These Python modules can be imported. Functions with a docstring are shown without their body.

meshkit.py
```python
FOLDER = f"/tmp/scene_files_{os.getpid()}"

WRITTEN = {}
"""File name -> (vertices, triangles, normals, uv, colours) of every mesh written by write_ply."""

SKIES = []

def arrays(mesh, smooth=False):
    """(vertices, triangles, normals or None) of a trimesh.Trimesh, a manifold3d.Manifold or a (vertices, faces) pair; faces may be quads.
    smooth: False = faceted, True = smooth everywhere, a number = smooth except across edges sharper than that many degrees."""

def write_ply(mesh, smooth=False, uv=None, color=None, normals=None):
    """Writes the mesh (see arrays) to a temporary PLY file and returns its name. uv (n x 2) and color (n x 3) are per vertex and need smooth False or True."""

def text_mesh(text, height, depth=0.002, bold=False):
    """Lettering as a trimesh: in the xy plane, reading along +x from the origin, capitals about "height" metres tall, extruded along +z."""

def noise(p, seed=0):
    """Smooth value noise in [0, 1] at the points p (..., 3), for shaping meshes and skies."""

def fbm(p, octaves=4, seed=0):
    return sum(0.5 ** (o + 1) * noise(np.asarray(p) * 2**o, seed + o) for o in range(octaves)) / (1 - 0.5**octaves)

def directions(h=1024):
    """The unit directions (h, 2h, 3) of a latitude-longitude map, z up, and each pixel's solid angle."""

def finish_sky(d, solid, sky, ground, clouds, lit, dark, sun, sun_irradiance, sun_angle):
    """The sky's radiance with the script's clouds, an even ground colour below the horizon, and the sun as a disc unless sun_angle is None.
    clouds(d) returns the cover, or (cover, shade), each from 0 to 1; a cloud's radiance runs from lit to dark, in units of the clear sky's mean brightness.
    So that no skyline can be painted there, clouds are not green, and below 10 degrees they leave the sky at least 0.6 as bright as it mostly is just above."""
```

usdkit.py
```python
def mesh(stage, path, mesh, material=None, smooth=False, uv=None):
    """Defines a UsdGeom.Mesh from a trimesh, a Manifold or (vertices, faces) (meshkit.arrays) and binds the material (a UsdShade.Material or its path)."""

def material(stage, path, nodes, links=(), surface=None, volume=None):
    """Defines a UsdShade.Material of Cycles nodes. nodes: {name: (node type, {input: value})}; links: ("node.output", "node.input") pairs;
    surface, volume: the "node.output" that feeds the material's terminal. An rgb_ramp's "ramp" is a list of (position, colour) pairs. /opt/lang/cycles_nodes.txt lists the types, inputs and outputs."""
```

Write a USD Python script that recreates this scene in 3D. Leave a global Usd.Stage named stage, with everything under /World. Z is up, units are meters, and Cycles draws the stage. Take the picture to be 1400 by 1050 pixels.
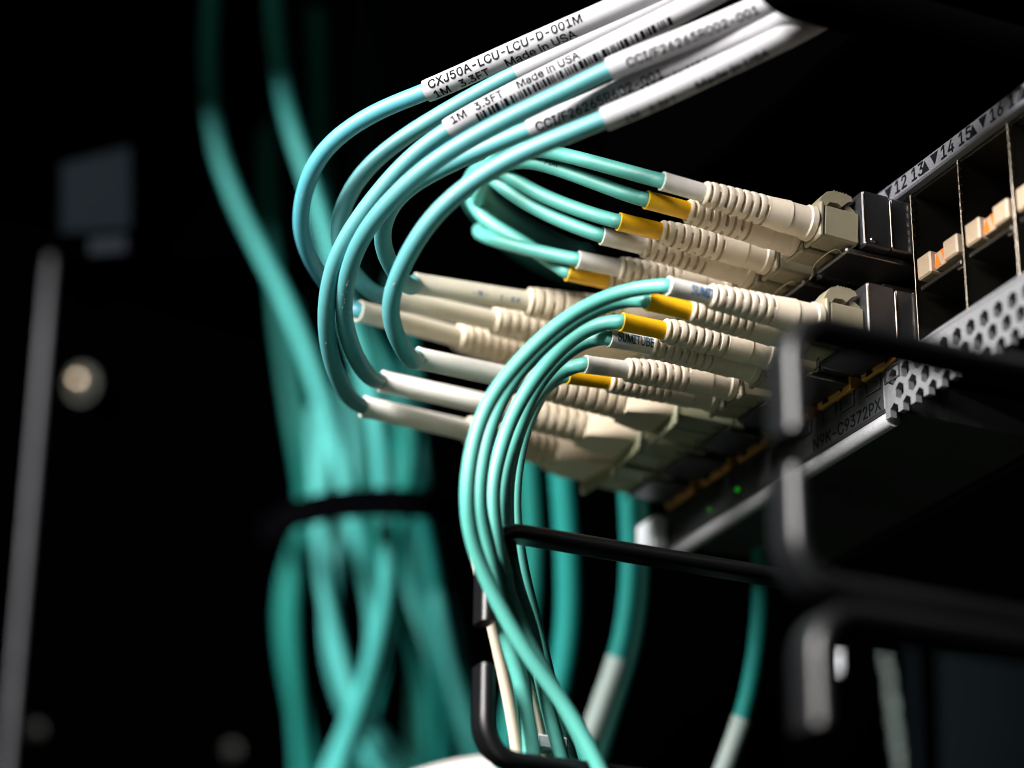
import math, sys
import numpy as np, trimesh
sys.path.insert(0, '/opt/lang')
import usdkit, meshkit
from pxr import Usd, UsdGeom, UsdLux, UsdShade, Gf, Sdf
from scipy.interpolate import make_interp_spline
from shapely.geometry import Polygon, box as sbox
from shapely.ops import unary_union

rng = np.random.default_rng(7)
stage = Usd.Stage.CreateInMemory()
UsdGeom.SetStageUpAxis(stage, UsdGeom.Tokens.z)
UsdGeom.SetStageMetersPerUnit(stage, 1.0)
UsdGeom.Xform.Define(stage, '/World')
UsdGeom.Scope.Define(stage, '/World/Looks')

# ------------------------------------------------------------------ camera
F = 3313.46                                     # focal length in picture widths of 1400
CAM = np.array([0.31254, -0.22157, -0.19812])
RM = np.array([[0.42428, 0.90547, 0.01010], [-0.35314, 0.17568, -0.91893], [-0.83384, 0.38629, 0.39432]])   # right, down, forward
u, _, vt = np.linalg.svd(RM); RM = u @ vt
cam = UsdGeom.Camera.Define(stage, '/World/camera')
m = np.eye(4); m[0, :3], m[1, :3], m[2, :3], m[3, :3] = RM[0], -RM[1], -RM[2], CAM
cam.AddTransformOp().Set(Gf.Matrix4d(*m.ravel().tolist()))
cam.CreateHorizontalApertureAttr(36.0); cam.CreateVerticalApertureAttr(27.0)
cam.CreateFocalLengthAttr(36.0 * F / 1400)
cam.CreateFStopAttr(7.2); cam.CreateFocusDistanceAttr(0.418)
cam.CreateClippingRangeAttr(Gf.Vec2f(0.01, 50)); cam.CreateExposureAttr(0.0)

def ray(px, py): return RM.T @ np.array([(px - 700) / F, (py - 525) / F, 1.0])
def P(px, py, Z): return CAM + ray(px, py) * Z
def on_plane(px, py, axis, value):
    d = ray(px, py); return CAM + d * (value - CAM[axis]) / d[axis]
def depth(p): return float((np.asarray(p) - CAM) @ RM[2])

# ------------------------------------------------------------------ light: lamps on the aisle side, plus an added fill for floor bounce
def rect_light(name, pos, target, w, h, intensity, color):
    L = UsdLux.RectLight.Define(stage, '/World/' + name)
    pos, target = np.array(pos, float), np.array(target, float)
    z = pos - target; z /= np.linalg.norm(z)
    x = np.cross([0, 0, 1.0], z); x /= np.linalg.norm(x); y = np.cross(z, x)
    mm = np.eye(4); mm[0, :3], mm[1, :3], mm[2, :3], mm[3, :3] = x, y, z, pos
    L.AddTransformOp().Set(Gf.Matrix4d(*mm.ravel().tolist()))
    L.CreateWidthAttr(w); L.CreateHeightAttr(h); L.CreateIntensityAttr(intensity); L.CreateColorAttr(Gf.Vec3f(*color))
    return L
rect_light('aisle_lamp', (0.30, -1.0, 0.40), (-0.05, -0.05, 0.0), 0.60, 0.40, 84.0, (1.0, 0.965, 0.93))
rect_light('aisle_lamp_far', (-1.45, -0.72, 0.68), (-0.05, -0.05, 0.0), 0.50, 0.45, 44.0, (0.72, 0.88, 1.0))
rect_light('floor_bounce', (0.1, -0.7, -0.9), (0.0, -0.03, 0.0), 0.6, 0.6, 1.1, (0.85, 1.0, 0.72))

# ------------------------------------------------------------------ materials
M = {}
def mat(name, base, rough=0.5, metal=0.0, noise=None, bump=0.0, scale=400.0, spec=0.5, emit=None, coat=0.0, sss=0.0, vary=0.0):
    p = {'base_color': base, 'roughness': rough, 'metallic': metal, 'specular_ior_level': spec, 'coat_weight': coat}
    if emit: p['emission_color'], p['emission_strength'] = emit
    if sss: p.update(subsurface_weight=sss, subsurface_scale=0.0012, subsurface_radius=(1, .8, .6))
    nodes, links = {'p': ('principled_bsdf', p)}, []
    if noise or bump:
        nodes['g'] = ('texture_coordinate', {})
        nodes['n'] = ('noise_texture', {'scale': scale, 'detail': 4.0, 'roughness': 0.65})
        links.append(('g.object', 'n.vector'))
    if noise:
        nodes['r'] = ('rgb_ramp', {'ramp': [(0.25, [c * (1 - noise) for c in base]), (0.75, [min(1, c * (1 + noise)) for c in base])]})
        links += [('n.fac', 'r.fac'), ('r.color', 'p.base_color')]
    if vary:
        nodes['oi'] = ('object_info', {}); nodes['mr'] = ('map_range', {'from_min': 0.0, 'from_max': 1.0, 'to_min': 1 - vary, 'to_max': 1 + 0.4 * vary})
        nodes['hv'] = ('hsv', {'color': base})
        links = [l for l in links if l[1] != 'p.base_color'] + ([('r.color', 'hv.color')] if noise else []) + [('oi.random', 'mr.value'), ('mr.result', 'hv.value'), ('hv.color', 'p.base_color')]
    if bump:
        nodes['b'] = ('bump', {'strength': bump, 'distance': 0.0001})
        links += [('n.fac', 'b.height'), ('b.normal', 'p.normal')]
    M[name] = usdkit.material(stage, '/World/Looks/' + name, nodes, links, surface='p.BSDF')
mat('aqua_jacket', (0.060, 0.265, 0.285), 0.55, spec=0.9, noise=0.06, bump=0.10, scale=900, vary=0.10)
mat('aqua_jacket_blue', (0.05, 0.275, 0.335), 0.52, spec=0.9, noise=0.06, bump=0.10, scale=900)
mat('aqua_jacket_dark', (0.006, 0.13, 0.11),  0.55, spec=0.2, noise=0.06, scale=300)  # darker jacket: weaker light on the hanging cables put into the colour
mat('aqua_strand', (0.075, 0.36, 0.305), 0.52, spec=0.8, noise=0.05, bump=0.08, scale=900, vary=0.10)
mat('label_white', (0.35, 0.345, 0.365), 0.55, spec=0.15, noise=0.04, scale=600)
mat('shrink_white', (0.82, 0.77, 0.71), 0.38, noise=0.03, scale=700, bump=0.06, sss=0.15, vary=0.10)
mat('shrink_beige', (0.66, 0.59, 0.47), 0.40, noise=0.05, scale=500, bump=0.08, sss=0.15, vary=0.10)
mat('shrink_yellow', (0.93, 0.50, 0.010), 0.36, noise=0.05, scale=700, bump=0.06)
mat('boot_cream', (0.76, 0.66, 0.53), 0.48, noise=0.035, scale=800, bump=0.10, vary=0.10)
mat('boot_beige', (0.68, 0.58, 0.44), 0.50, noise=0.045, scale=600, bump=0.10, vary=0.10)
mat('plug_beige', (0.30, 0.265, 0.18), 0.50, noise=0.04, scale=700, bump=0.08, vary=0.10)
mat('plug_green', (0.27, 0.28, 0.18), 0.52, noise=0.04, scale=700, bump=0.08, vary=0.10)
mat('dark_metal', (0.13, 0.13, 0.14), 0.46, metal=1.0, noise=0.1, scale=500, bump=0.05)
mat('chrome_edge', (0.42, 0.37, 0.30), 0.25, metal=1.0)
mat('cage_metal', (0.10, 0.09, 0.075), 0.38, metal=1.0, noise=0.1, scale=400)
mat('chassis_black', (0.003, 0.0032, 0.0036), 0.5, spec=0.1)
mat('plate_black', (0.028, 0.031, 0.031), 0.45, noise=0.3, scale=900, bump=0.1)
mat('panel_silver', (0.23, 0.235, 0.25), 0.42, metal=0.55, noise=0.22, scale=2600, bump=0.25)
mat('lip_silver', (0.45, 0.45, 0.48), 0.5, metal=0.3, noise=0.15, scale=2600, bump=0.2)
mat('strip_silver', (0.15, 0.15, 0.17), 0.65, noise=0.40, scale=4200, bump=0.3, spec=0.15)
mat('pipe_cream', (0.32, 0.24, 0.165), 0.35, noise=0.05, scale=500)
mat('led_orange', (0.60, 0.12, 0.008), 0.4, emit=((1.0, 0.16, 0.01), 0.15))
mat('strip_amber', (0.55, 0.26, 0.07), 0.45, noise=0.12, scale=700)
mat('led_green', (0.02, 0.5, 0.03), 0.4, emit=((0.03, 1.0, 0.04), 0.12))
mat('led_green_dim', (0.02, 0.3, 0.03), 0.4, emit=((0.03, 1.0, 0.04), 0.02))
mat('ring_black', (0.002, 0.0022, 0.003), 0.40, spec=0.5, noise=0.2, scale=300, bump=0.12)
mat('ring_face', (0.20, 0.20, 0.225), 0.45, noise=0.10, scale=300, bump=0.10)
mat('rack_edge', (0.14, 0.14, 0.155), 0.45, metal=0.4, noise=0.15, scale=60)
mat('bolt_brass', (0.25, 0.20, 0.14), 0.33, metal=0.9)
mat('bracket_blue', (0.0006, 0.0024, 0.0042), 0.7, spec=0.06)
mat('device_blue', (0.0014, 0.0028, 0.0036), 0.6, spec=0.05)
mat('ear_white', (0.70, 0.73, 0.78), 0.45)
mat('washer_olive', (0.022, 0.024, 0.019), 0.5, metal=0.3)
mat('aqua_far', (0.005, 0.13, 0.116),  0.55, spec=0.2, noise=0.06, scale=300, vary=0.10)  # dimmer aqua, with the low light on the far cables in its colour
mat('aqua_shade_dark', (0.001, 0.020, 0.0155), 0.6, spec=0.1)  # near-black aqua; shade on the upright cable put into the colour
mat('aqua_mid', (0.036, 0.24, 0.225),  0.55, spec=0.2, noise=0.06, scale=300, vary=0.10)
mat('bracket_glint', (0.004, 0.006, 0.009), 0.5, spec=0.1)
mat('conduit_white', (0.42, 0.40, 0.39), 0.6, spec=0.1)
mat('label_grey', (0.15, 0.19, 0.18), 0.5)
mat('cable_beige', (0.55, 0.48, 0.38), 0.5)

for ink, col in (('ink_black', (0.008, 0.008, 0.010)), ('ink_blue', (0.015, 0.12, 0.27)), ('ink_teal', (0.004, 0.06, 0.06))):
    M[ink] = usdkit.material(stage, '/World/Looks/' + ink, {'p': ('diffuse_bsdf', {'color': col})}, [], surface='p.BSDF')
M['velcro_and_shade_black'] = usdkit.material(stage, '/World/Looks/velcro_and_shade_black', {'p': ('diffuse_bsdf', {'color': (0.0008, 0.0008, 0.0011), 'roughness': 0.8})}, [], surface='p.BSDF')
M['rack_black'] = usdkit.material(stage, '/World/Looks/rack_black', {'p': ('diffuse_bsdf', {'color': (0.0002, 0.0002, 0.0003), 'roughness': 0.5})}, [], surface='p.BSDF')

# ------------------------------------------------------------------ object helpers
used = {}
def numbered(path):
    n = used.get(path, -1) + 1; used[path] = n
    return path if n == 0 else f'{path}_{n:03d}'
def tag(prim, label=None, cat=None, group=None, kind=None):
    for k, v in (('label', label), ('category', cat), ('group', group), ('kind', kind)):
        if v: prim.SetCustomDataByKey(k, v)
    return prim
ORIGIN = {}
def thing(name, label, cat, loc=(0, 0, 0), group=None, parent='/World'):
    path = numbered(parent + '/' + name)
    x = UsdGeom.Xform.Define(stage, path); x.AddTranslateOp().Set(Gf.Vec3d(*map(float, loc)))
    ORIGIN[path] = np.asarray(loc, float)
    tag(x.GetPrim(), label, cat, group)
    return path
def obj(name, mesh, material, parent='/World', smooth=35, label=None, cat=None, group=None, kind=None):
    """One mesh, given in world coordinates, under its thing (or its part)."""
    path = numbered(parent + '/' + name)
    root = '/'.join(path.split('/')[:3])
    off = ORIGIN.get(root, np.zeros(3)) if root != path else np.zeros(3)
    v, f = (np.array(mesh.vertices), np.array(mesh.faces)) if isinstance(mesh, trimesh.Trimesh) else (np.array(mesh[0]), np.array(mesh[1]))
    usdkit.mesh(stage, path, (v - off, f), M[material], smooth=smooth)
    tag(stage.GetPrimAtPath(path), label, cat, group, kind)
    return path
cat_ = trimesh.util.concatenate

def tri(v, quads):
    q = np.asarray(quads); return trimesh.Trimesh(v, np.vstack([q[:, [0, 1, 2]], q[:, [0, 2, 3]]]), process=False)
def cbox(lo, hi, c=0.0003):
    """A box with chamfered edges."""
    lo, hi = np.array(lo, float), np.array(hi, float); lo, hi = np.minimum(lo, hi), np.maximum(lo, hi)
    c = min(c, 0.3 * (hi - lo).min()); pts = []
    for s in np.ndindex(2, 2, 2):
        p = np.where(np.array(s) == 1, hi, lo); d = np.where(np.array(s) == 1, -c, c)
        for k in range(3):
            e = d.copy(); e[k] = 0; pts.append(p + e)
    return trimesh.convex.convex_hull(np.array(pts))
def hull(pts): return trimesh.convex.convex_hull(np.array(pts, float))
def frames(pts, up0=None):
    pts = np.asarray(pts, float)
    t = np.gradient(pts, axis=0); t /= np.linalg.norm(t, axis=1, keepdims=True)
    a = np.array([0, 0, 1.0]) if up0 is None else np.array(up0, float)
    n = a - t[0] * (a @ t[0])
    if np.linalg.norm(n) < 1e-6: n = np.array([1.0, 0, 0]) - t[0] * t[0][0]
    n /= np.linalg.norm(n); N = [n]
    for i in range(1, len(pts)):
        n = N[-1] - t[i] * (N[-1] @ t[i]); n /= np.linalg.norm(n); N.append(n)
    N = np.array(N); return t, N, np.cross(t, N)
def sweep(pts, rad, nseg=20, up0=None, caps=True, profile=None, closed_ring=None):
    """A tube along pts; rad a number, a list along it, or a function (i, angles) -> radii; profile (k, 2): any closed outline instead."""
    pts = np.asarray(pts, float); t, N, B = frames(pts, up0); n = len(pts)
    if profile is not None:
        prof = np.asarray(profile, float); nseg = len(prof)
        V = pts[:, None] + prof[None, :, 0, None] * N[:, None] + prof[None, :, 1, None] * B[:, None]
    else:
        th = np.arange(nseg) / nseg * 2 * np.pi
        r = np.array([rad(i, th) for i in range(n)]) if callable(rad) else np.broadcast_to(np.asarray(rad, float).reshape(-1, 1) if np.ndim(rad) else rad, (n, nseg))
        V = pts[:, None] + (r * np.cos(th))[..., None] * N[:, None] + (r * np.sin(th))[..., None] * B[:, None]
    V = V.reshape(-1, 3)
    i, j = np.meshgrid(np.arange(n - 1), np.arange(nseg), indexing='ij'); i, j = i.ravel(), j.ravel(); k = (j + 1) % nseg
    m = tri(V, np.stack([i * nseg + j, i * nseg + k, (i + 1) * nseg + k, (i + 1) * nseg + j], 1))
    if caps:
        c0, c1 = len(V), len(V) + 1; jj = np.arange(nseg); kk = (jj + 1) % nseg
        f = np.vstack([m.faces, np.stack([np.full(nseg, c0), kk, jj], 1), np.stack([np.full(nseg, c1), (n - 1) * nseg + jj, (n - 1) * nseg + kk], 1)])
        m = trimesh.Trimesh(np.vstack([V, V.reshape(n, nseg, 3)[0].mean(0), V.reshape(n, nseg, 3)[-1].mean(0)]), f, process=False)
    return m
def spline(ctrl, step=0.0012, wobble=0.0):
    ctrl = np.asarray(ctrl, float)
    s = np.r_[0, np.cumsum(np.linalg.norm(np.diff(ctrl, axis=0), axis=1) ** 0.5)]
    sp = make_interp_spline(s, ctrl, k=min(3, len(ctrl) - 1))
    x = sp(np.linspace(0, s[-1], 2000))
    L = np.r_[0, np.cumsum(np.linalg.norm(np.diff(x, axis=0), axis=1))]
    n = max(6, int(L[-1] / step)); out = np.stack([np.interp(np.linspace(0, L[-1], n), L, x[:, k]) for k in range(3)], 1)
    return out
def path_px(rows): return np.array([P(*r) for r in rows])
def sub_path(pts, s0, s1=None, step=0.0008):
    L = np.r_[0, np.cumsum(np.linalg.norm(np.diff(pts, axis=0), axis=1))]
    s1 = L[-1] if s1 is None else min(s1, L[-1]); n = max(4, int((s1 - s0) / step))
    return np.stack([np.interp(np.linspace(s0, s1, n), L, pts[:, k]) for k in range(3)], 1)
def arclen(pts, p):
    L = np.r_[0, np.cumsum(np.linalg.norm(np.diff(pts, axis=0), axis=1))]
    return L[np.argmin(np.linalg.norm(pts - p, axis=1))]
def shell_tube(pts, r_out, r_in, nseg=24):
    """A thin sleeve, open at its first end with a rounded white rim, closed at its far end."""
    t, N, B = frames(pts); w = r_out - r_in; th = np.arange(nseg) / nseg * 2 * np.pi; rows = []
    def ringv(c, k, r): return c + r * (np.cos(th)[:, None] * N[k] + np.sin(th)[:, None] * B[k])
    rows.append(ringv(pts[0] + t[0] * 0.004, 0, r_in)); rows.append(ringv(pts[0], 0, r_in))
    rows.append(ringv(pts[0] - t[0] * w * 0.5, 0, (r_in + r_out) / 2)); rows.append(ringv(pts[0] - t[0] * w * 0.2, 0, r_out + w * 0.15))
    for k in range(len(pts)): rows.append(ringv(pts[k], k, r_out + (w * 0.25 if k == 0 else 0)))
    n = len(rows); V = np.vstack(rows)
    i, j = np.meshgrid(np.arange(n - 1), np.arange(nseg), indexing='ij'); i, j = i.ravel(), j.ravel(); k = (j + 1) % nseg
    return tri(V, np.stack([i * nseg + j, i * nseg + k, (i + 1) * nseg + k, (i + 1) * nseg + j], 1))
def wrap(flat, pts, s0, ang0, r, reverse=False):
    """Lays a flat print (x along, y up) on a tube: s0 where it starts, ang0 the angle (0 faces the lens side, + is up) of its base line."""
    L = np.r_[0, np.cumsum(np.linalg.norm(np.diff(pts, axis=0), axis=1))]
    v, f = trimesh.remesh.subdivide_to_size(np.array(flat.vertices), np.array(flat.faces), 0.00035, max_iter=9)
    s = s0 + (v[:, 0] if not reverse else -v[:, 0])
    c = np.stack([np.interp(s, L, pts[:, k]) for k in range(3)], 1)
    t = np.gradient(pts, axis=0); t /= np.linalg.norm(t, axis=1, keepdims=True)
    tt = np.stack([np.interp(s, L, t[:, k]) for k in range(3)], 1); tt /= np.linalg.norm(tt, axis=1, keepdims=True)
    d = CAM[None] - c; e = d - tt * (d * tt).sum(1, keepdims=True); e /= np.linalg.norm(e, axis=1, keepdims=True)
    b = np.cross(e, tt)
    up = -RM[1]; b *= np.sign((b @ up).mean())
    a = ang0 + v[:, 1] / r; rr = r + 0.00005 + v[:, 2]
    out = c + rr[:, None] * (np.cos(a)[:, None] * e + np.sin(a)[:, None] * b)
    return trimesh.Trimesh(out, f, process=False)
def lettering(text, h, bold=False, spacing=1.0):
    m = meshkit.text_mesh(text, h, 0.00003, bold); m.vertices[:, 0] *= spacing; return m

# ------------------------------------------------------------------ the setting
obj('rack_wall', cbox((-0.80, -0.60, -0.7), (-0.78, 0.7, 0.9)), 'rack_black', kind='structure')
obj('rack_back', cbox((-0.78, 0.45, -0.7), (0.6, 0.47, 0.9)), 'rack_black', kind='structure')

# ------------------------------------------------------------------ the switch
p = 0.01425
PORT = lambda k: -(k + 0.5) * p                  # k = 0..5: the filled columns, k < 0 the empty ones to the right
ROWS = (-0.0062, -0.0238)                        # centres of the upper and lower modules
sw = thing('network_switch', 'one-unit network switch with numbered ports, silver perforated front panel and empty ports at right', 'network switch', (-0.09, 0, -0.041))
obj('chassis', cbox((-0.096, 0.03, -0.040), (0.16, 0.25, 0.004), 0.0006), 'chassis_black', sw)
obj('top_plate', cbox((-0.096, 0.0005, 0.0002), (0.16, 0.03, 0.0009), 0.0001), 'cage_metal', sw)
obj('cage_floor', cbox((-0.096, 0.0005, -0.0295), (0.16, 0.03, -0.0291), 0.0001), 'cage_metal', sw)
strip = obj('label_strip', cbox((-0.096, -0.0012, 0.0009), (0.16, 0.0298, 0.0046), 0.0003), 'strip_silver', sw)
def on_face(flat, x, z, y):
    v = np.array(flat.vertices); return trimesh.Trimesh(np.stack([x + v[:, 0], y - v[:, 2], z + v[:, 1]], 1), flat.faces[:, ::-1] if False else flat.faces)
def triangle(w, h, upward=True, d=0.00004):
    g = Polygon([(-w / 2, 0), (w / 2, 0), (0, h)] if upward else [(-w / 2, h), (w / 2, h), (0, 0)])
    return trimesh.creation.extrude_polygon(g, d)
for k in range(-6, 1):                           # numbers of the columns seen past the modules: 11 12, 13 14, ...
    x0 = -(k + 1) * p + p                        # left divider of the column
    x0 = -k * p - p + 0.0
    a, b = 11 - 2 * k, 12 - 2 * k
    yy = -0.00122
    ta, tb = lettering(str(a), 0.0024, True), lettering(str(b), 0.0024, True)
    obj('port_number', on_face(ta, x0 + 0.0016, 0.0017, yy), 'ink_black', strip, smooth=False)
    obj('port_arrow', on_face(triangle(0.0024, 0.0023), x0 + 0.0061, 0.0016, yy), 'ink_black', strip, smooth=False)
    obj('port_arrow', on_face(triangle(0.0024, 0.0023, False), x0 + 0.0090, 0.0017, yy), 'ink_black', strip, smooth=False)
    obj('port_number', on_face(tb, x0 + 0.0106, 0.0017, yy), 'ink_black', strip, smooth=False)
for k in range(-6, 7):                           # dividers between the columns, with their spring fingers
    x = -k * p
    d = obj('port_divider', cbox((x - 0.00016, -0.0004, -0.0290), (x + 0.00016, 0.030, 0.0001), 0.00006), 'cage_metal', sw)
    e = sweep([(x + 0.00025, -0.0005, -0.0288), (x + 0.00025, -0.0005, 0.0001)], 0.00012, 8)
    obj('divider_edge', e, 'chrome_edge', d)
    for j in range(6):
        z = -0.0015 - j * 0.0016
        obj('spring_finger', cbox((x + 0.0001, -0.00065, z), (x + 0.0004, 0.0002, z + 0.0008), 0.0001), 'cage_metal', d)
    if k <= 0:
        obj('contact_tab', sweep([(x + 0.0002, 0.0006, -0.0192), (x - 0.0028, 0.0004, -0.0190)], 0.00022, 8), 'chrome_edge', d)
for k in range(-6, 7):                           # light pipe between the two rows of each column
    x0, x1 = -k * p + 0.0012, -k * p + p - 0.0012
    h = obj('light_pipe', cbox((x0, -0.0008, -0.0170), (x0 + 0.0040, 0.02, -0.0128), 0.0003), 'pipe_cream', sw)
    if k <= -1 + 1:
        h2 = obj('light_pipe', cbox((x0 + 0.0078, -0.0008, -0.0168), (x1, 0.02, -0.0130), 0.0003), 'pipe_cream', sw)
        obj('light_bridge', cbox((x0 + 0.0040, 0.0002, -0.0164), (x0 + 0.0078, 0.02, -0.0134), 0.0001), 'pipe_cream', sw)
        obj('port_light', on_face(triangle(0.0019, 0.0026), x0 + 0.0048, -0.0161, 0.00016), 'led_orange', h, smooth=False)
        obj('port_light', on_face(triangle(0.0019, 0.0026, False), x0 + 0.0069, -0.0161, 0.00016), 'led_orange', h2, smooth=False)
    obj('pipe_rail', cbox((x0, -0.0002, -0.0188), (x1, 0.02, -0.0180), 0.0001), 'cage_metal', sw)
# black name plate, silver lip and perforated panel
obj('name_plate', cbox((-0.0835, -0.0035, -0.0386), (-0.0066, 0.03, -0.0314), 0.0003), 'plate_black', sw)
for k in range(0, 6):
    x0 = -k * p - p
    s = obj('lower_light_strip', cbox((x0 + 0.0018, -0.0042, -0.0312), (x0 + 0.0126, 0.0004, -0.0288), 0.0001), 'strip_amber', sw)
    obj('port_arrow', on_face(triangle(0.0024, 0.0018), x0 + 0.0045, -0.0310, -0.0043), 'ink_black', s, smooth=False)
    obj('port_arrow', on_face(triangle(0.0024, 0.0018, False), x0 + 0.0098, -0.0310, -0.0043), 'ink_black', s, smooth=False)
    for q in (0.0022, 0.0082):
        fr = sbox(0, 0, 0.0046, 0.0026).difference(sbox(0.0003, 0.0003, 0.0043, 0.0023))
        obj('slot_frame', on_face(trimesh.creation.extrude_polygon(fr, 0.0003), x0 + q, -0.0342, -0.00352), 'plate_black', sw, smooth=False)
obj('model_lettering', on_face(lettering('N9K-C9372PX', 0.0022, True), -0.0300, -0.0380, -0.00352), 'ink_black', sw, smooth=False)
lipx = np.linspace(-0.0835, -0.0066, 12)
obj('bottom_lip', sweep([(x, -0.0020, -0.0399) for x in lipx], 0.00145, 16), 'lip_silver', sw)
obj('status_light', trimesh.creation.icosphere(2, 0.00055).apply_translation((-0.0565, -0.0036, -0.0362)), 'led_green', sw)
obj('status_light', trimesh.creation.icosphere(2, 0.0005).apply_translation((-0.0670, -0.0036, -0.0368)), 'led_green_dim', sw)
hexes, pit, hr = [], 0.0038, 0.00136
for r in range(3):
    for c in range(46):
        hx, hz = -0.0062 + 0.0019 * (r % 2 == 1) + c * pit + 0.0024, -0.0336 - r * 0.00315
        hexes.append(Polygon([(hx + hr * math.sin(a), hz + hr * 1.15 * math.cos(a)) for a in np.arange(6) * math.pi / 3]))
plate = sbox(-0.0064, -0.0405, 0.16, -0.0309).difference(unary_union(hexes))
obj('perforated_panel', on_face(trimesh.creation.extrude_polygon(plate, 0.0012, engine='earcut'), 0, 0, -0.0024), 'panel_silver', sw, smooth=False)
obj('panel_fold', cbox((-0.0064, -0.0036, -0.0309), (0.16, 0.0004, -0.0300), 0.0002), 'panel_silver', sw)
obj('rack_ear', cbox((-0.0920, -0.0065, -0.0395), (-0.0840, -0.0035, -0.0325), 0.0005), 'ear_white', sw)

# ------------------------------------------------------------------ transceiver modules, twelve alike
cls = '/World/Looks'
def build_transceiver(path):
    o = ORIGIN[path]
    def b(name, lo, hi, m, par=path, c=0.0003): return obj(name, cbox(np.array(lo) + o, np.array(hi) + o, c), m, par)
    body = b('body', (-0.0068, -0.0045, -0.0050), (0.0068, 0.026, 0.0052), 'dark_metal', c=0.00035)
    nose = b('nose', (-0.0069, -0.0102, -0.0052), (0.0069, -0.0046, 0.0054), 'dark_metal', c=0.00035)
    def line(name, pts, r, par, m='chrome_edge'): return obj(name, sweep(np.array(pts) + o, r, 8), m, par)
    line('nose_edge', [(0.00698, -0.0101, -0.0046), (0.00698, -0.0101, 0.0046)], 0.00013, nose)
    line('nose_edge', [(0.00698, -0.0046, -0.0046), (0.00698, -0.0046, 0.0043)], 0.00018, nose)
    line('nose_edge', [(0.00690, -0.0046, -0.0049), (0.00690, -0.0002, -0.0049)], 0.00012, nose)
    obj('rivet', trimesh.creation.icosphere(2, 0.00055).apply_transform(np.diag([0.5, 1, 1, 1])).apply_translation(o + (0.0070, -0.0085, -0.0040)), 'chrome_edge', nose)
    b('bottom_tongue', (-0.0050, -0.0128, -0.0064), (0.0050, 0.002, -0.0053), 'dark_metal', c=0.0003)
    w = [(0.0066, -0.0112, -0.0050), (0.0068, -0.0126, -0.0062), (0.0060, -0.0134, -0.0070), (0.0046, -0.0136, -0.0066), (0.0040, -0.0138, -0.0056), (-0.0040, -0.0138, -0.0056), (-0.0046, -0.0136, -0.0066), (-0.0060, -0.0134, -0.0070), (-0.0066, -0.0120, -0.0056)]
    line('bail_wire', spline(w, 0.0004), 0.00013, path)
    line('tongue_edge', [(0.0051, -0.0128, -0.0064), (0.0051, 0.0015, -0.0064)], 0.0001, path)
first = None
row_word = ('upper', 'lower')
col_word = ('first column from the empty ports', 'second column from the empty ports', 'third column from the empty ports', 'third column from the far end', 'second column from the far end', 'column at the far end')
for k in range(6):
    for r in range(2):
        holds = 'thin' if k < 3 else 'thick'
        lab = f'dark transceiver holding a {holds} cord, {row_word[r]} row, {col_word[k]}'
        loc = (PORT(k), 0.0, ROWS[r])
        if first is None:
            first = thing('transceiver', lab, 'transceiver', loc, 'transceivers plugged into the switch'); build_transceiver(first)
        else:
            t = thing('transceiver', lab, 'transceiver', loc, 'transceivers plugged into the switch')
            pr = stage.GetPrimAtPath(t); pr.GetReferences().AddInternalReference(Sdf.Path(first)); pr.SetInstanceable(True)

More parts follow.
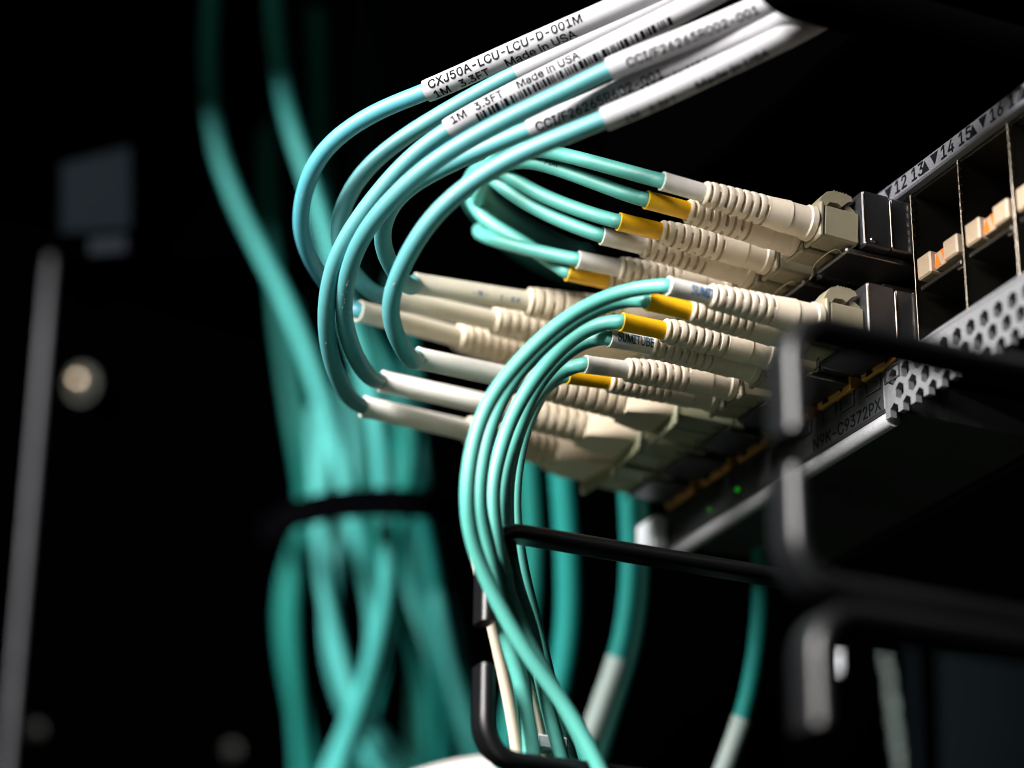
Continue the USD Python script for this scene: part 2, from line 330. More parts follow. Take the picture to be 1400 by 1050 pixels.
# ------------------------------------------------------------------ connector pieces, in a plug's own frame
class Frame:
    """u along the plug towards its socket, l sideways, z up."""
    def __init__(s, tip, end, bend=None):
        s.tip, s.end = np.array(tip, float), np.array(end, float)
        s.u = s.end - s.tip; s.len = np.linalg.norm(s.u); s.u /= s.len
        s.l = np.cross(s.u, [0, 0, 1.0]); s.l /= np.linalg.norm(s.l); s.z = np.cross(s.l, s.u)
    def pt(s, u, l=0.0, z=0.0): return s.tip + s.u * u + s.l * l + s.z * z
    def mesh(s, m):
        v = np.array(m.vertices); return trimesh.Trimesh(s.tip + v[:, :1] * s.u + v[:, 1:2] * s.l + v[:, 2:] * s.z, m.faces, process=False)
    def line(s, us): return np.array([s.pt(x) for x in us])
def boot_mesh(fr, u0, u1, ra, rb, pitch, gap, first_bulge=True, twist=0.0, nseg=64, depth_=0.42, plain=0.0):
    """Strain relief: a taper with staggered slots cut half way round, alternating sides."""
    n = int((u1 - u0) / 0.00009); us = np.linspace(u0, u1, n)
    ur = u1 - plain
    def rad(i, th):
        x = us[i]; base = ra + (rb - ra) * np.clip((x - u0) / (u1 - u0), 0, 1) ** 0.8
        r = np.full(len(th), base)
        q = (x - u0 - 0.0006) / pitch; j = int(math.floor(q)); fr_ = q - j
        if 0 <= j and x < ur - 0.0003:
            if fr_ < gap:
                a = (th + twist + (j % 2) * math.pi / 2) % math.pi
                edge = np.clip((0.41 - np.abs(a / math.pi - 0.5)) / 0.025, 0, 1) * min(1.0, fr_ / gap * 7, (1 - fr_ / gap) * 7)
                r = base - edge * base * depth_
            else:
                g = (fr_ - gap) / (1 - gap); r = r + 0.00007 * math.sin(math.pi * min(1, max(0, g))) ** 0.5
        if x - u0 < 0.0006: r = r + 0.00012 * math.sin(math.pi * (x - u0) / 0.0006) - 0.0002 * (1 - (x - u0) / 0.0006)
        return r
    return sweep(fr.line(us), rad, nseg, up0=fr.z)
def lathe(fr, prof, nseg=40): return sweep(fr.line([a for a, _ in prof]), [b for _, b in prof], nseg, up0=fr.z)
def extrude_side(fr, poly, w, l0=0.0):
    """A side outline (u, z) given the width w, centred at l0."""
    m = trimesh.creation.extrude_polygon(Polygon(poly), w, engine='earcut'); v = np.array(m.vertices)
    return fr.mesh(trimesh.Trimesh(np.stack([v[:, 0], l0 + v[:, 2] - w / 2, v[:, 1]], 1), m.faces, process=False))
def fbox(fr, lo, hi, c=0.0003): return fr.mesh(cbox(lo, hi, c))
def plug_parts(fr, u0, u1, l0, par, m, hw=0.0026, hh=0.0031, lever=True, notch=False):
    if notch:
        d = u1 - u0 - 0.0009; a = u0 + 0.0009
        side = [(a, -0.0030), (u1 + 0.0015, -0.0030), (u1 + 0.0015, -0.0012)] + [(a + d * (1.0 - 0.62 * math.sin(q)), -0.0012 + (hh + 0.0012) * (1 - math.cos(q))) for q in np.linspace(0.1, math.pi / 2, 8)] + [(a, hh)]
        pl = obj('plug', extrude_side(fr, side, 2 * hw, l0), m, par)
    else: pl = obj('plug', fbox(fr, (u0 + 0.0009, l0 - hw, -hh), (u1, l0 + hw, hh), 0.0004), m, par)
    obj('flange', fbox(fr, (u0, l0 - hw - 0.0002, -hh - 0.0003), (u0 + 0.00088, l0 + hw + 0.0002, hh + 0.0004), 0.0003), m, pl)
    obj('ferrule_nose', fbox(fr, (u1, l0 - 0.0022, -0.0022), (u1 + 0.006, l0 + 0.0022, 0.0022), 0.0003), m, pl)
    top = hh + 0.0003
    arc = [(u0 + 0.0001, top - 0.0002), (u0 + 0.0008, top + 0.0014), (u0 + 0.0018, top + 0.0027), (u0 + 0.0030, top + 0.0032)]
    serr = []
    for i in range(5):
        x = u0 + 0.0032 + i * 0.0006; serr += [(x, top + 0.00345), (x + 0.0003, top + 0.0032)]
    serr += [(u0 + 0.0066, top + 0.0031), (u0 + 0.0070, top + 0.0023)]
    under = [(u0 + 0.0060, top + 0.0018), (u0 + 0.0048, top + 0.0006), (u0 + 0.0040, top + 0.0010), (u0 + 0.0024, top + 0.0008), (u0 + 0.0016, top - 0.0004)]
    obj('latch', extrude_side(fr, arc + serr + under, 0.0036, l0), m, pl)
    if lever:
        lv = [(u1 + 0.0026, top - 0.0022), (u1 + 0.0026, top - 0.0012), (u0 + 0.0066, top + 0.0014), (u0 + 0.0058, top + 0.0012), (u0 + 0.0056, top + 0.0000), (u0 + 0.0064, top - 0.0004)]
        obj('latch_hook', extrude_side(fr, lv, 0.0026, l0), m, pl)
    return pl

# ------------------------------------------------------------------ thin duplex patch cords (three columns, two rows)
R_STRAND = 0.00128
def lc_strand(cord, tip, sock, color, path, twist, print_=None, boot='boot_cream', seg=None):
    fr = Frame(tip, sock)
    pts = spline(np.vstack([[fr.pt(0.0)], path]), 0.0010)
    pts = np.vstack([[fr.pt(0.003), fr.pt(0.0018), fr.pt(0.0008)], pts])
    st = obj('strand', sweep(pts, R_STRAND, 18), 'aqua_strand', cord)
    sl = obj('sleeve', shell_tube(fr.line(np.linspace(0, 0.0100, 12)), 0.00160, 0.00134), color, cord)
    bt = obj('boot', boot_mesh(fr, 0.0078, 0.0197, 0.00208, 0.00262, 0.00150, 0.34, twist=twist, plain=0.0), boot, cord, smooth=40)
    obj('boot_base', lathe(fr, [(0.0195, 0.00260), (0.0201, 0.00264), (0.0235, 0.00288), (0.0238, 0.00290), (0.0239, 0.0027)]), boot, bt)
    cl = obj('collar', lathe(fr, [(0.0238, 0.0026), (0.0240, 0.00276), (0.0272, 0.00280), (0.0274, 0.00286), (0.0276, 0.00312), (0.0286, 0.00316), (0.0288, 0.0030), (0.0289, 0.0022)]), boot, cord)
    fw = fr.l
    obj('collar_window', fbox(fr, (0.0244, -0.00292, -0.0013), (0.0270, -0.0016, 0.0008), 0.0002) if True else None, boot, cl)
    for q in range(3):
        obj('collar_rib', fbox(fr, (0.0250 + q * 0.0007, -0.00302, -0.0010), (0.0253 + q * 0.0007, -0.0028, 0.0005), 0.00005), boot, cl)
    L = fr.len
    plug_parts(fr, 0.0289, max(L + 0.0010, 0.0368), 0.0, cord, 'plug_beige')
    if print_: print_(st, sl, pts, fr)
    return pts

def T(px, py, y): return on_plane(px, py, 1, y)
W, Y = 'shrink_white', 'shrink_yellow'
def ppath(rows): return [P(*r) for r in rows]

upper_cords = [  # (column, [(tip px, colour, path)])
    (0, [((905, 247.5), W, [(840, 230, .414), (771, 212, .421), (722, 204, .428), (684, 210, .434), (664, 236, .440), (664, 262, .455), (690, 290, .490), (750, 330, .540), (800, 350, .58)]),
         ((883.6, 273), Y, [(820, 252, .420), (738, 224, .428), (700, 222, .434), (668, 236, .441), (655, 268, .447), (662, 285, .465), (700, 310, .505), (760, 345, .55), (800, 360, .59)])]),
    (1, [((846, 303), Y, [(795, 288, .427), (736, 264, .432), (695, 240, .437), (664, 228, .442), (647, 246, .448), (655, 278, .475), (690, 310, .51), (740, 345, .55), (790, 365, .59)]),
         ((823, 322.5), W, [(766, 301, .431), (714, 274, .436), (677, 247, .440), (655, 232, .445), (640, 252, .452), (650, 290, .478), (690, 330, .51), (740, 360, .55), (790, 380, .59)])]),
    (2, [((790, 355), W, [(745, 346, .438), (700, 335, .441), (668, 325, .446), (655, 316, .458), (668, 314, .480), (700, 330, .51), (750, 360, .55), (790, 380, .59)]),
         ((775.5, 372), Y, [(745, 352, .442), (706, 327, .445), (668, 303, .448), (648, 279, .453), (660, 270, .475), (690, 290, .505), (740, 330, .55), (790, 360, .59)])]),
]
low_cords = [
    (0, [((913, 391), W, [(862, 397, .402), (815, 413, .402), (760, 447, .400), (700, 506, .397), (664, 560, .394), (645, 620, .392), (639, 680, .391), (648, 745, .392), (680, 822, .393), (722, 895, .393), (770, 962, .393), (815, 1040, .392), (840, 1100, .391)]),
         ((885, 412), Y, [(850, 412, .408), (805, 428, .407), (752, 465, .405), (702, 520, .403), (674, 575, .400), (660, 630, .398), (656, 690, .397), (668, 750, .398), (690, 860, .399), (712, 935, .399), (730, 1030, .398), (736, 1090, .397)])]),
    (1, [((850, 440), Y, [(812, 447, .415), (775, 470, .414), (735, 513, .411), (702, 567, .408), (683, 620, .405), (674, 672, .403), (679, 735, .402), (696, 812, .402), (724, 880, .402), (762, 950, .401), (805, 1035, .400), (825, 1100, .399)]),
         ((833, 462), W, [(803, 467, .419), (772, 485, .418), (733, 530, .416), (706, 590, .413), (690, 640, .410), (683, 700, .408), (688, 770, .407), (702, 840, .407), (716, 930, .407), (724, 1040, .406), (728, 1100, .406)])]),
    (2, [((800, 498), W, [(770, 508, .425), (742, 531, .422), (719, 566, .418), (703, 610, .414), (694, 660, .411), (695, 735, .409), (708, 805, .409), (726, 860, .410), (745, 950, .410), (775, 1060, .409), (785, 1110, .409)]),
         ((776.5, 513), Y, [(752, 524, .431), (735, 547, .428), (717, 590, .423), (706, 640, .419), (703, 700, .416), (714, 780, .415), (735, 865, .416), (758, 960, .416), (790, 1070, .416), (800, 1110, .416)])]),
]
def strand_print(text, ang, s0):
    def go(st, sl, pts, fr):
        # printing reads from left to right, that is towards the plug
        obj('jacket_print', wrap(lettering(text, 0.0011), pts, s0, ang, R_STRAND, reverse=True), 'ink_teal', st, smooth=False)
    return go
def sleeve_print(text, ang, s0, h=0.0016):
    def go(st, sl, pts, fr):
        obj('sleeve_print', wrap(lettering(text, h, bold=True, spacing=0.60), fr.line(np.linspace(0, 0.011, 20)), s0, ang, 0.00162), 'ink_blue', sl, smooth=False)
    return go
prints = {('u', 0, 1): strand_print('FOR', 0.15, 0.026), ('u', 2, 1): strand_print('FOR', 0.2, 0.030),
          ('d', 0, 0): sleeve_print('SUMITUBE', -0.2, 0.0036), ('d', 1, 1): sleeve_print('SUMITUBE', -0.1, 0.0008)}
lab_u = ['thin aqua duplex cord plugged beside the empty ports, topmost white sleeve in the upper row',
         'thin aqua duplex cord in the upper row whose yellow sleeve sits above its white one',
         'thin aqua duplex cord lowest of the upper row, yellow sleeve tucked under its white sleeve']
lab_d = ['thin aqua duplex cord nearest the empty ports, outermost of the falling strands',
         'thin aqua duplex cord of the lower row with the blue print on its white sleeve',
         'thin aqua duplex cord of the lower row, white sleeve hiding a yellow one']
for key, cords, labs, rz in (('u', upper_cords, lab_u, -0.0080), ('d', low_cords, lab_d, -0.0262)):
    for c, (k, strands) in enumerate(cords):
        tips = [T(*s[0], -0.047) for s in strands]
        cord = thing('patch_cord', labs[c], 'fibre cable', (PORT(k), -0.012, rz), 'thin patch cords with white and yellow sleeves')
        for i, (tpx, col, path) in enumerate(strands):
            sock = (PORT(k) + (0.0031 if i == 0 else -0.0031), -0.0112, rz)
            lc_strand(cord, tips[i], sock, col, ppath(path), rng.uniform(-0.5, 0.5), prints.get((key, c, i)), boot='boot_cream')

# ------------------------------------------------------------------ thick cords (three columns, two rows)
R_TRUNK = 0.00152
def uniboot(cord, tip, sock, ctrl, jacket, label_at, lines, barcode=None, tube='shrink_beige', marks=None, twist=0.0, specks=None):
    fr = Frame(tip, sock); L = fr.len
    pts = np.vstack([[fr.pt(0.003), fr.pt(0.0018), fr.pt(0.0008)], spline(np.vstack([[fr.pt(0.0)], ctrl]), 0.0009)])
    cb = obj('cable', sweep(pts, R_TRUNK, 24), jacket, cord)
    sl = obj('sleeve', shell_tube(fr.line(np.linspace(0, 0.024, 20)), 0.00196, 0.00162, 28), tube, cord)
    bt = obj('boot', boot_mesh(fr, 0.0218, 0.0400, 0.00265, 0.00350, 0.00190, 0.26, twist=twist, nseg=64, depth_=0.36), 'boot_beige', cord, smooth=40)
    h0, h1, h2 = 0.0398, 0.0450, L - 0.0115
    def rect(u, w, h): return [fr.pt(u, a * w, b * h) for a, b in ((-1, -.7), (-1, .7), (-.85, 1), (.85, 1), (1, .7), (1, -.7), (.85, -1), (-.85, -1))]
    hs = obj('housing', hull(rect(h0, 0.0034, 0.0032) + rect(h1, 0.0056, 0.0032) + rect(h2, 0.0058, 0.0029)), 'boot_beige', cord)
    obj('housing_hole', fbox(fr, (h2 - 0.0022, -0.00584, -0.0007), (h2 - 0.0008, -0.005, 0.0007), 0.00005), 'ink_black', hs)
    obj('housing_step', fbox(fr, (h1 + 0.001, -0.0050, 0.0031), (h2 - 0.001, 0.0050, 0.0036), 0.0002), 'boot_beige', hs)
    for sgn in (-1, 1):
        plug_parts(fr, h2, L + 0.0010, sgn * 0.0031, cord, 'plug_green', hw=0.00285, hh=0.0050, lever=False, notch=True)
    if marks:
        for txt, s0, ang, hh in marks:
            obj('sleeve_print', wrap(lettering(txt, hh), fr.line(np.linspace(0, 0.026, 30)), s0, ang, 0.00198), 'ink_blue', sl, smooth=False)
    if specks:
        q = []
        for x_, y_, z_ in specks:
            sp_ = arclen(pts, P(x_, y_, z_)); g_ = trimesh.creation.icosphere(1, 0.00016 * rng.uniform(0.5, 1.2)); g_.vertices *= (rng.uniform(1, 2.2), 1, 0.25)
            q.append(wrap(g_, pts, sp_ + rng.uniform(-.001, .001), rng.uniform(-.5, .7), R_TRUNK))
        obj('scuff_marks', cat_(q), 'label_white', cb)
    s0 = arclen(pts, P(*label_at)); lp = sub_path(pts, s0)
    rl = 0.00200
    ends = np.full(len(lp), rl); ends[0] = rl * 0.97; ends[-1] = rl * 0.97
    lb = obj('label_sleeve', sweep(lp, ends, 32), 'label_white', cord)
    for (txt, off, ang, h, bold) in lines:
        obj('lettering', wrap(lettering(txt, h, bold), lp, off, ang, rl), 'ink_black', lb, smooth=False)
    if barcode:
        off, ang, h, length = barcode; x, bars = 0.0, []
        while x < length:
            w = rng.choice([0.00022, 0.00022, 0.00045, 0.00066]); bars.append(trimesh.creation.box((w, h, 0.00003)).apply_translation((x + w / 2, h / 2, 0.000015))); x += w + rng.choice([0.00022, 0.0003, 0.00055])
        obj('barcode', wrap(cat_(bars), lp, off, ang, rl), 'ink_black', lb, smooth=False)
    return pts
J, JB, JD = 'aqua_jacket', 'aqua_jacket_blue', 'aqua_jacket_dark'
# name, column, row, sleeve tip, its y, control pixels with depth, label start
trunks = [
 ('thick aqua cord making the outermost arc, its white label topmost and reading 1M 3.3FT', 5, 0, (490, 425), -0.077,
  [(458, 400, .449), (425, 352, .440), (412, 305, .434), (424, 240, .428), (460, 190, .424), (520, 151, .420), (585, 124, .416), (680, 82, .412), (780, 38, .408), (880, -6, .404), (960, -44, .401)],
  (585, 124, .416), [('CXJ50A-LCU-LCU-D-001M', 0.0012, 0.10, 0.0015, True), ('1M   3.3FT', 0.0014, -0.98, 0.0015, True), ('Made in USA', 0.0150, -1.02, 0.0016, True)], None, JB),
 ('thick darker aqua cord squeezed between the topmost label and the barcode label', 4, 0, (528, 407), -0.0735,
  [(494, 386, .441), (470, 350, .438), (463, 312, .435), (484, 255, .432), (530, 205, .429), (600, 158, .426), (700, 103, .424), (800, 55, .420), (900, 8, .415), (980, -34, .411)],
  (706, 100, .424), [], None, J),
 ('thick aqua cord whose label carries a long barcode, second outermost on the left', 5, 1, (497, 556), -0.073,
  [(466, 524, .436), (449, 470, .427), (447, 415, .421), (463, 348, .416), (505, 280, .412), (556, 222, .409), (613, 178, .407), (700, 130, .406), (800, 80, .404), (900, 31, .402), (980, -10, .400), (1050, -50, .398)],
  (614, 177, .407), [('1M   3.3FT     Made in USA', 0.0012, 0.25, 0.0014, True)], (0.0054, -0.72, 0.0015, 0.036), J),
 ('thick aqua cord crossing over the others from a label starting right of the barcode', 4, 1, (521, 521), -0.0715,
  [(489, 492, .431), (472, 440, .424), (473, 390, .418), (494, 328, .411), (540, 268, .405), (600, 217, .401), (690, 165, .398), (770, 126, .397), (836, 94, .396), (930, 56, .394), (1020, 18, .392), (1100, -18, .390), (1160, -48, .389)],
  (836, 94, .396), [('CCI/F26265R002-001', 0.0030, -0.45, 0.0015, True)], None, J),
 ('thick aqua cord with a label reading CCI at its start, lying under the crossing one', 3, 0, (566, 387), -0.071,
  [(545, 378, .424), (528, 348, .420), (524, 312, .417), (545, 270, .414), (600, 232, .410), (660, 204, .407), (722, 178, .404), (800, 146, .401), (880, 110, .398), (970, 70, .395), (1050, 34, .392), (1130, -2, .390), (1190, -30, .389)],
  (722, 178, .404), [('CCI/F26265R602-001', 0.0014, -0.40, 0.0015, True), ('Made in USA', 0.0200, -1.1, 0.0015, True)], None, J),
 ('thick aqua cord making the innermost arc in front, its label lowest at upper right', 3, 1, (569, 489), -0.0705,
  [(548, 471, .414), (535, 432, .409), (541, 388, .405), (574, 322, .400), (620, 270, .397), (690, 222, .394), (760, 190, .392), (822, 165, .391), (900, 132, .390), (990, 90, .389), (1075, 50, .391), (1130, 22, .400), (1200, -14, .412)],
  (822, 165, .391), [('1M   3.3FT', 0.0030, -1.05, 0.0013, True), ('Made in USA', 0.0155, -0.95, 0.0015, True)], None, J),
]
for i, (lab, k, r, tpx, ty, ctrl, lstart, lines, bar, jk) in enumerate(trunks):
    tip = T(*tpx, ty); sock = (PORT(k), -0.0112, (-0.0080, -0.0262)[r])
    cord = thing('thick_cord', lab, 'fibre cable', sock, 'thick aqua cords with white label sleeves')
    marks = [('- N -', 0.0105, -0.15, 0.0009), ('I - 8 K', 0.0160, -0.25, 0.0009)] if i == 4 else None
    specks = {3: [(472 + dx, 390 + 8 * dx, .418) for dx in range(0, 9)] + [(474, 380, .417)] * 3, 2: [(535, 248, .41)] * 2 + [(452, 460, .426), (455, 495, .43)], 0: [(430, 270, .43), (424, 352, .44)], 5: [(541, 388, .405), (620, 270, .397), (660, 242, .395)]}.get(i)
    uniboot(cord, tip, sock, path_px(ctrl), jk, lstart, lines, bar, marks=marks, twist=0.4 * i, specks=specks, tube='shrink_white' if r else 'shrink_beige')

# ------------------------------------------------------------------ cable manager rings
def flat_profile(w, h, n=6, r=None):
    r = r or 0.45 * min(w, h); out = []
    for cx, cy, a0 in ((w / 2 - r, h / 2 - r, 0), (-w / 2 + r, h / 2 - r, 90), (-w / 2 + r, -h / 2 + r, 180), (w / 2 - r, -h / 2 + r, 270)):
        for a in np.linspace(a0, a0 + 90, n): out.append((cx + r * math.cos(math.radians(a)), cy + r * math.sin(math.radians(a))))
    return np.array(out)
def finger(x, yf, z_arm, z_tip, y_back=0.0, rad=0.006):
    """Arm out from the rack, a rounded corner, then a hook towards z_tip."""
    s = 1 if z_tip > z_arm else -1
    pts = [(x, y_back, z_arm), (x, yf + rad, z_arm)]
    pts += [(x, yf + rad - rad * math.sin(a), z_arm + s * rad * (1 - math.cos(a))) for a in np.linspace(0.15, math.pi / 2, 9)]
    pts += [(x, yf, z_arm + s * (rad + 0.002)), (x, yf, z_tip)]
    return np.array(pts)
def ring_finger(path, name, x, yf, z_arm, z_tip, w=0.0030, h=0.0070, lab=None, m='ring_black'):
    pts = sub_path(finger(x, yf, z_arm, z_tip), 0, None, 0.0008)
    return obj(name, sweep(pts, 0, up0=(1, 0, 0), profile=flat_profile(h, w)), m, path, label=lab)
g = 'black cable manager rings'
ra = thing('cable_ring', 'black open cable ring at right crossing in front of the silver panel', 'cable ring', (0.0612, 0, -0.08), g)
ring_finger(ra, 'upper_finger', 0.0612, -0.0652, -0.0628, -0.0790)
ring_finger(ra, 'lower_finger', 0.0580, -0.0635, -0.0985, -0.0830)
rb = thing('cable_ring', 'black open cable ring around the falling thin strands at bottom centre', 'cable ring', (-0.035, 0, -0.08), g)
ring_finger(rb, 'upper_finger', -0.0348, -0.0652, -0.0610, -0.0775, 0.0026, 0.0050)
ring_finger(rb, 'lower_finger', -0.0348, -0.0652, -0.1000, -0.0848, 0.0026, 0.0050)
rc = thing('cable_ring', 'black cable ring at lower right under the front one, beside the lettered strip', 'cable ring', (0.066, 0, -0.11), g)
ring_finger(rc, 'upper_finger', 0.0655, -0.0658, -0.1045, -0.1195)
rd = thing('cable_ring', 'black cable ring at top right that the labelled cords run into', 'cable ring', (0.03, 0, 0.012), g)
ring_finger(rd, 'lower_finger', 0.0345, -0.0490, 0.0100, 0.050, 0.0080, 0.0085, m='velcro_and_shade_black')  # darker than the other rings: the arm's shade is put into its colour

# ------------------------------------------------------------------ hanging cables behind
R_BG = 0.0021
def bg_cable(label, rows, r=R_BG, m='aqua_jacket_dark', sleeve=None):
    pts = spline(path_px(rows), 0.004)
    t = thing('hanging_cable', label, 'cable', pts[0], 'aqua cables hanging behind the switch')
    obj('jacket', sweep(pts, r, 18), m, t)
    if sleeve:
        s0, s1 = arclen(pts, P(*sleeve[0])), arclen(pts, P(*sleeve[1]))
        obj('label_sleeve', sweep(sub_path(pts, min(s0, s1), max(s0, s1), 0.003), r * 1.1, 18), 'label_grey', t)
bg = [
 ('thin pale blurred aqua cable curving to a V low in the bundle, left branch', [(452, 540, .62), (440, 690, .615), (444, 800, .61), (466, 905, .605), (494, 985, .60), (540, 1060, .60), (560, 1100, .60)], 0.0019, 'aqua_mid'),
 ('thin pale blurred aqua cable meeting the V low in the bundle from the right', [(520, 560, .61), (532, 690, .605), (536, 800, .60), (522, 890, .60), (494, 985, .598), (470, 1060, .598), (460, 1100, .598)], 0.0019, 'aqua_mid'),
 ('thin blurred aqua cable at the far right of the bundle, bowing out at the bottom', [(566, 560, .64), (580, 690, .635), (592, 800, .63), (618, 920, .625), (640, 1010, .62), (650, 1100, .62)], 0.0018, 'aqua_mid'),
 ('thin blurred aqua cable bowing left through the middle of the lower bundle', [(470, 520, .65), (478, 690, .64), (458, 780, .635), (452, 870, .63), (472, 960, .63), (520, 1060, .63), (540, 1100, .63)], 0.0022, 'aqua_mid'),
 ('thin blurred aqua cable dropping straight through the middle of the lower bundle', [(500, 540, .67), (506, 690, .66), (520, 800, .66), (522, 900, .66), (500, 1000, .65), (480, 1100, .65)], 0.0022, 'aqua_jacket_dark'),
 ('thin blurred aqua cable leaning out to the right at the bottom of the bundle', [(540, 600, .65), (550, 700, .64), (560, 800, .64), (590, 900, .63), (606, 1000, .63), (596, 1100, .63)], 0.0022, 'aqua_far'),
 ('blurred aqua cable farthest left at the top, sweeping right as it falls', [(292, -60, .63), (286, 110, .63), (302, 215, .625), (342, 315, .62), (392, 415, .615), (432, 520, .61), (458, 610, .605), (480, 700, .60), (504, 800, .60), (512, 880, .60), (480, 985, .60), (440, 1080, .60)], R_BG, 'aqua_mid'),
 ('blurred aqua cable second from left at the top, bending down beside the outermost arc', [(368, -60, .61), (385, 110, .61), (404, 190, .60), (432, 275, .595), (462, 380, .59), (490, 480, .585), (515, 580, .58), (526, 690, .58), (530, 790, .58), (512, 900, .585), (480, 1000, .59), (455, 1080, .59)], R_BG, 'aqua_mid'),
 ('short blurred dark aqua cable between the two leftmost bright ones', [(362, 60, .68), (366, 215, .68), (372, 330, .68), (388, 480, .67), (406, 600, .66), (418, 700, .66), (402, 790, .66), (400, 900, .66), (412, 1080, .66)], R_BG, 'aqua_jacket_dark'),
 ('faint cable, shade put into its colour, standing upright behind the outermost arc', [(500, -60, .70), (508, 60, .70), (505, 200, .70), (496, 330, .70), (500, 460, .69), (540, 580, .68), (566, 700, .67), (580, 850, .66), (570, 1080, .66)], 0.0040, 'aqua_shade_dark'),
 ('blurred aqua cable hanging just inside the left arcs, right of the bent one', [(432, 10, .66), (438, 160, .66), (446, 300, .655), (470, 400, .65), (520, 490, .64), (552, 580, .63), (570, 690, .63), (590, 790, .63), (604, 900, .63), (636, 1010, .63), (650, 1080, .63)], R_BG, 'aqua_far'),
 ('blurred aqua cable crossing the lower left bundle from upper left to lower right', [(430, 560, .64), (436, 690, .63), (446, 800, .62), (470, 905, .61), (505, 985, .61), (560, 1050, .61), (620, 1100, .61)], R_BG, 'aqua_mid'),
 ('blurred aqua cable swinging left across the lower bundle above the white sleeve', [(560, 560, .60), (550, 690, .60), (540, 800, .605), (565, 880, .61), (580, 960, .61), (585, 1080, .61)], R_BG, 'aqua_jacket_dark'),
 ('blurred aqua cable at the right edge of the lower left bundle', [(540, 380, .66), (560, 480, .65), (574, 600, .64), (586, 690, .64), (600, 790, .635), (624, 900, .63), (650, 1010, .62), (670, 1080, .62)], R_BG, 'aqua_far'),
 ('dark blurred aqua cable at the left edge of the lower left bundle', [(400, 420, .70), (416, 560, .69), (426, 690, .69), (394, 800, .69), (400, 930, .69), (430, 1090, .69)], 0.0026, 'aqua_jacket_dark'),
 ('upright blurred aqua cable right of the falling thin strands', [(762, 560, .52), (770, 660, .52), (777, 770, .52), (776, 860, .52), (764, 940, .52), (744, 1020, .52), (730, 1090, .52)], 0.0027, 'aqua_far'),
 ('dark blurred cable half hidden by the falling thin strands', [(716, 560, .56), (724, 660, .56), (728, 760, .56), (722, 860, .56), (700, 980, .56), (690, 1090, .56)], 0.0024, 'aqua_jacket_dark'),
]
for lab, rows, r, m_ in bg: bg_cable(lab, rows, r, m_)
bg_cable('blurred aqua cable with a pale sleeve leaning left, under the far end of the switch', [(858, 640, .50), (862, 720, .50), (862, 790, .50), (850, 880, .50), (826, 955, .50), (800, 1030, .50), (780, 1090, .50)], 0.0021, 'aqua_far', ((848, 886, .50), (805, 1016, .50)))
bg_cable('dark aqua cable running beside the pale leaning sleeve', [(874, 640, .515), (880, 760, .515), (868, 880, .515), (842, 970, .515), (815, 1060, .515), (800, 1100, .515)], 0.0017, 'aqua_shade_dark')
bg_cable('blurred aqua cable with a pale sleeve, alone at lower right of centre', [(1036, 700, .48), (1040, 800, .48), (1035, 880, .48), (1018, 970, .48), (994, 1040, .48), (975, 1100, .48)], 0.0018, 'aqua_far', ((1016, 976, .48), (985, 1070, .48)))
# beige cords that fall with the thin strands
for lab, rows, r in (('flat beige cord falling along the left of the thin strands', [(640, 700, .402), (652, 765, .403), (668, 830, .404), (684, 900, .405), (700, 980, .406), (712, 1080, .406)], 0.0011),
                     ('short beige cord end between the thin strands above the lower ring', [(700, 860, .412), (716, 920, .412), (732, 975, .412), (746, 1040, .412)], 0.0010)):
    obj('beige_cord', sweep(spline(path_px(rows), 0.002), r, 14), 'cable_beige', label=lab, cat='cable', group='beige cords among the thin strands')
c = P(752, 1018, .412)
obj('cable_tag', cbox(c - (0.0012, 0.0030, 0.0012), c + (0.0012, 0.0030, 0.0014), 0.0004), 'ear_white', label='small pale cable tag lying inside the lower ring at bottom centre', cat='tag')
obj('white_conduit', sweep(spline(path_px([(500, 1110, .50), (570, 1084, .50), (630, 1068, .50), (680, 1062, .50)]), 0.003), 0.0045, 24), 'conduit_white', label='white tube end lying across the bottom edge left of the lower ring', cat='tube')
# velcro strap round the bundle
st = [(382, 714, .60), (402, 704, .585), (440, 694, .575), (500, 687, .57), (560, 688, .57), (610, 692, .58), (640, 695, .60), (600, 700, .70), (520, 700, .73), (420, 712, .70), (386, 722, .62)]
obj('cable_strap', sweep(spline(path_px(st), 0.003), 0, up0=(0, 0, 1), profile=flat_profile(0.0070, 0.0016)), 'velcro_and_shade_black', label='black fabric strap tied round the hanging aqua cables', cat='strap')

# ------------------------------------------------------------------ rack at left
post = thing('rack_post', 'black rack post at far left with a pale front edge', 'rack post', (-0.34, -0.07, -0.2))
a0, a1 = P(70, 350, .70), P(8, 1070, .70)
obj('front_edge', sweep([a0, (a0 + a1) / 2, a1], 0, up0=(1, 0, 0), profile=flat_profile(0.0023, 0.0023)), 'rack_edge', post)
b0, b1 = P(78, 352, .712), P(18, 1090, .712)
off = RM[0] * 0.085
obj('side_plate', hull([b0, b1, b0 + off, b1 + off, b0 + RM[2] * .01, b1 + RM[2] * .01, b0 + off + RM[2] * .01, b1 + off + RM[2] * .01]), 'rack_black', post)
def bolt(px, py, Z, r, label, m='bolt_brass'):
    c = P(px, py, Z); d = -RM[2] + np.array([-.25, -.35, .15]); d /= np.linalg.norm(d)
    t = thing('bolt', label, 'bolt', c, 'bolts in the rack post')
    obj('washer', sweep([c, c + d * 0.001], [r, r], 28), 'washer_olive', t)
    prof = [(0.001, 0.50), (0.003, 0.50), (0.0042, 0.42), (0.0046, 0.26)]
    hd = obj('head', sweep([c + d * a for a, _ in prof], [r * q for _, q in prof], 24), m, t)
    obj('socket', sweep([c + d * 0.00455, c + d * 0.0048], [r * .2, r * .2], 6), 'ink_black', hd)
bolt(114, 525, .705, 0.0050, 'large pale bolt head halfway up the rack post')
bolt(52, 998, .705, 0.0022, 'small bolt near the foot of the pale post edge', 'washer_olive')
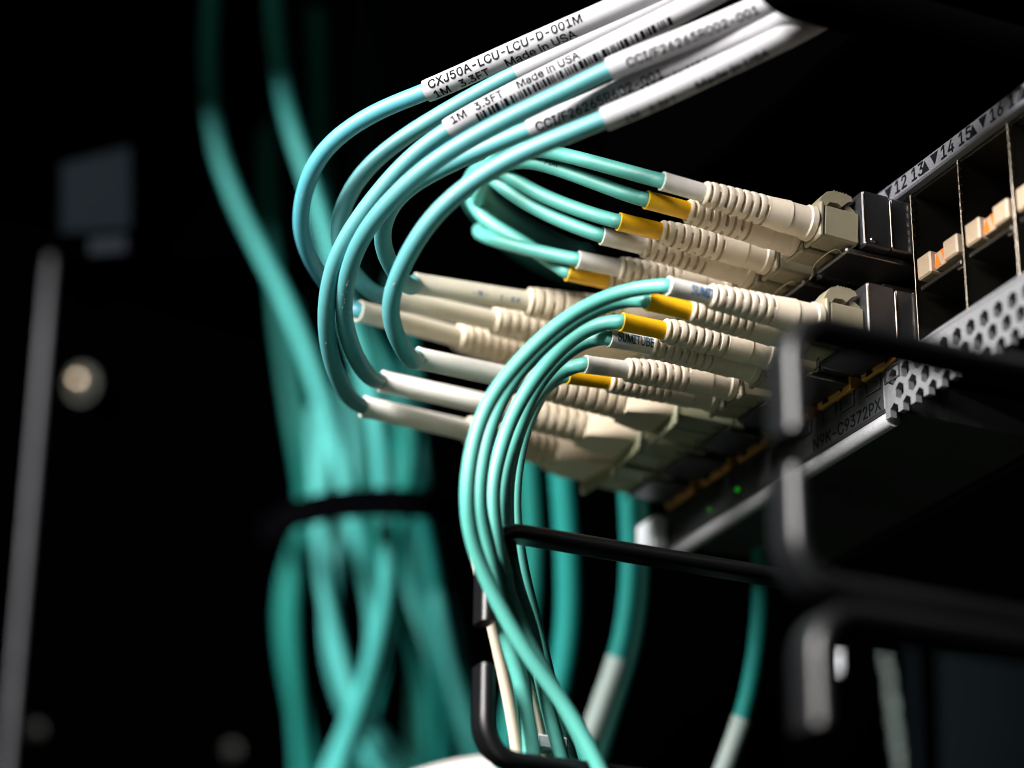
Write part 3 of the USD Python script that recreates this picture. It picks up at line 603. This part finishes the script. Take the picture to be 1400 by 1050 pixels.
bolt(320, 1026, .705, 0.0022, 'small bolt at the bottom, midway between post edge and hanging cables', 'washer_olive')
c = P(130, 275, .60)
bk = thing('rack_bracket', 'dark blue bracket on top of the rack post at left', 'bracket', c)
obj('bracket_plate', hull([P(84, 225, .60), P(178, 200, .60), P(178, 312, .60), P(84, 318, .60), P(84, 225, .61), P(178, 200, .61), P(178, 312, .61), P(84, 318, .61)]), 'bracket_blue', bk)
obj('bracket_foot', hull([P(122, 326, .595), P(172, 322, .595), P(172, 344, .595), P(122, 348, .595), P(122, 326, .61), P(172, 322, .61), P(172, 344, .61), P(122, 348, .61)]), 'bracket_glint', bk)  # lighter block added as the highlight under the bracket
# device under the ring at lower right
lo = thing('lower_device', 'dark blue device front at lower right behind the black rings', 'device', (-0.1, 0.12, -0.12))
obj('front_panel', hull([on_plane(*q, 1, yy) for q in ((1282, 880), (1560, 900), (1560, 1120), (1288, 1120)) for yy in (0.122, 0.126)]), 'device_blue', lo)
obj('side_strip', hull([on_plane(*q, 1, yy) for q in ((1238, 870), (1252, 870), (1262, 1120), (1250, 1120)) for yy in (0.120, 0.124)]), 'device_blue', lo)
lr = np.random.default_rng(3)
for j in range(12):
    y0, bars = 893 + j * 14.5, []
    for b_ in range(3):
        x0 = 1204 + 1.8 * j + lr.uniform(0, 4); x1 = x0 + lr.uniform(6, 12); yb = y0 + b_ * 4 + lr.uniform(-0.5, 0.5)
        bars.append(hull([on_plane(*s_, 1, yy) for s_ in ((x0, yb), (x1, yb - 2), (x1 + 1, yb + 0.8), (x0 + 1, yb + 2.6)) for yy in (0.1192, 0.1198)]))
    obj('strip_lettering', cat_(bars), 'label_grey', lo, smooth=False)
obj('indicator', hull([on_plane(*s, 1, yy) for s in ((1136, 888), (1146, 888), (1147, 918), (1137, 918)) for yy in (0.119, 0.1195)]), 'ear_white', lo, smooth=False)  # pale patch painted in for a small grey highlight
# added blocks shading the hanging cables; the unit above the switch; all black
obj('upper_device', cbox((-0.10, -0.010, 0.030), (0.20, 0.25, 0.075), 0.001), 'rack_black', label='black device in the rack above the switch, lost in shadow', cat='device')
tr = thing('cable_tray', 'black block added to shade the tops of the hanging cables', 'cable tray', (-0.24, -0.09, 0.13))
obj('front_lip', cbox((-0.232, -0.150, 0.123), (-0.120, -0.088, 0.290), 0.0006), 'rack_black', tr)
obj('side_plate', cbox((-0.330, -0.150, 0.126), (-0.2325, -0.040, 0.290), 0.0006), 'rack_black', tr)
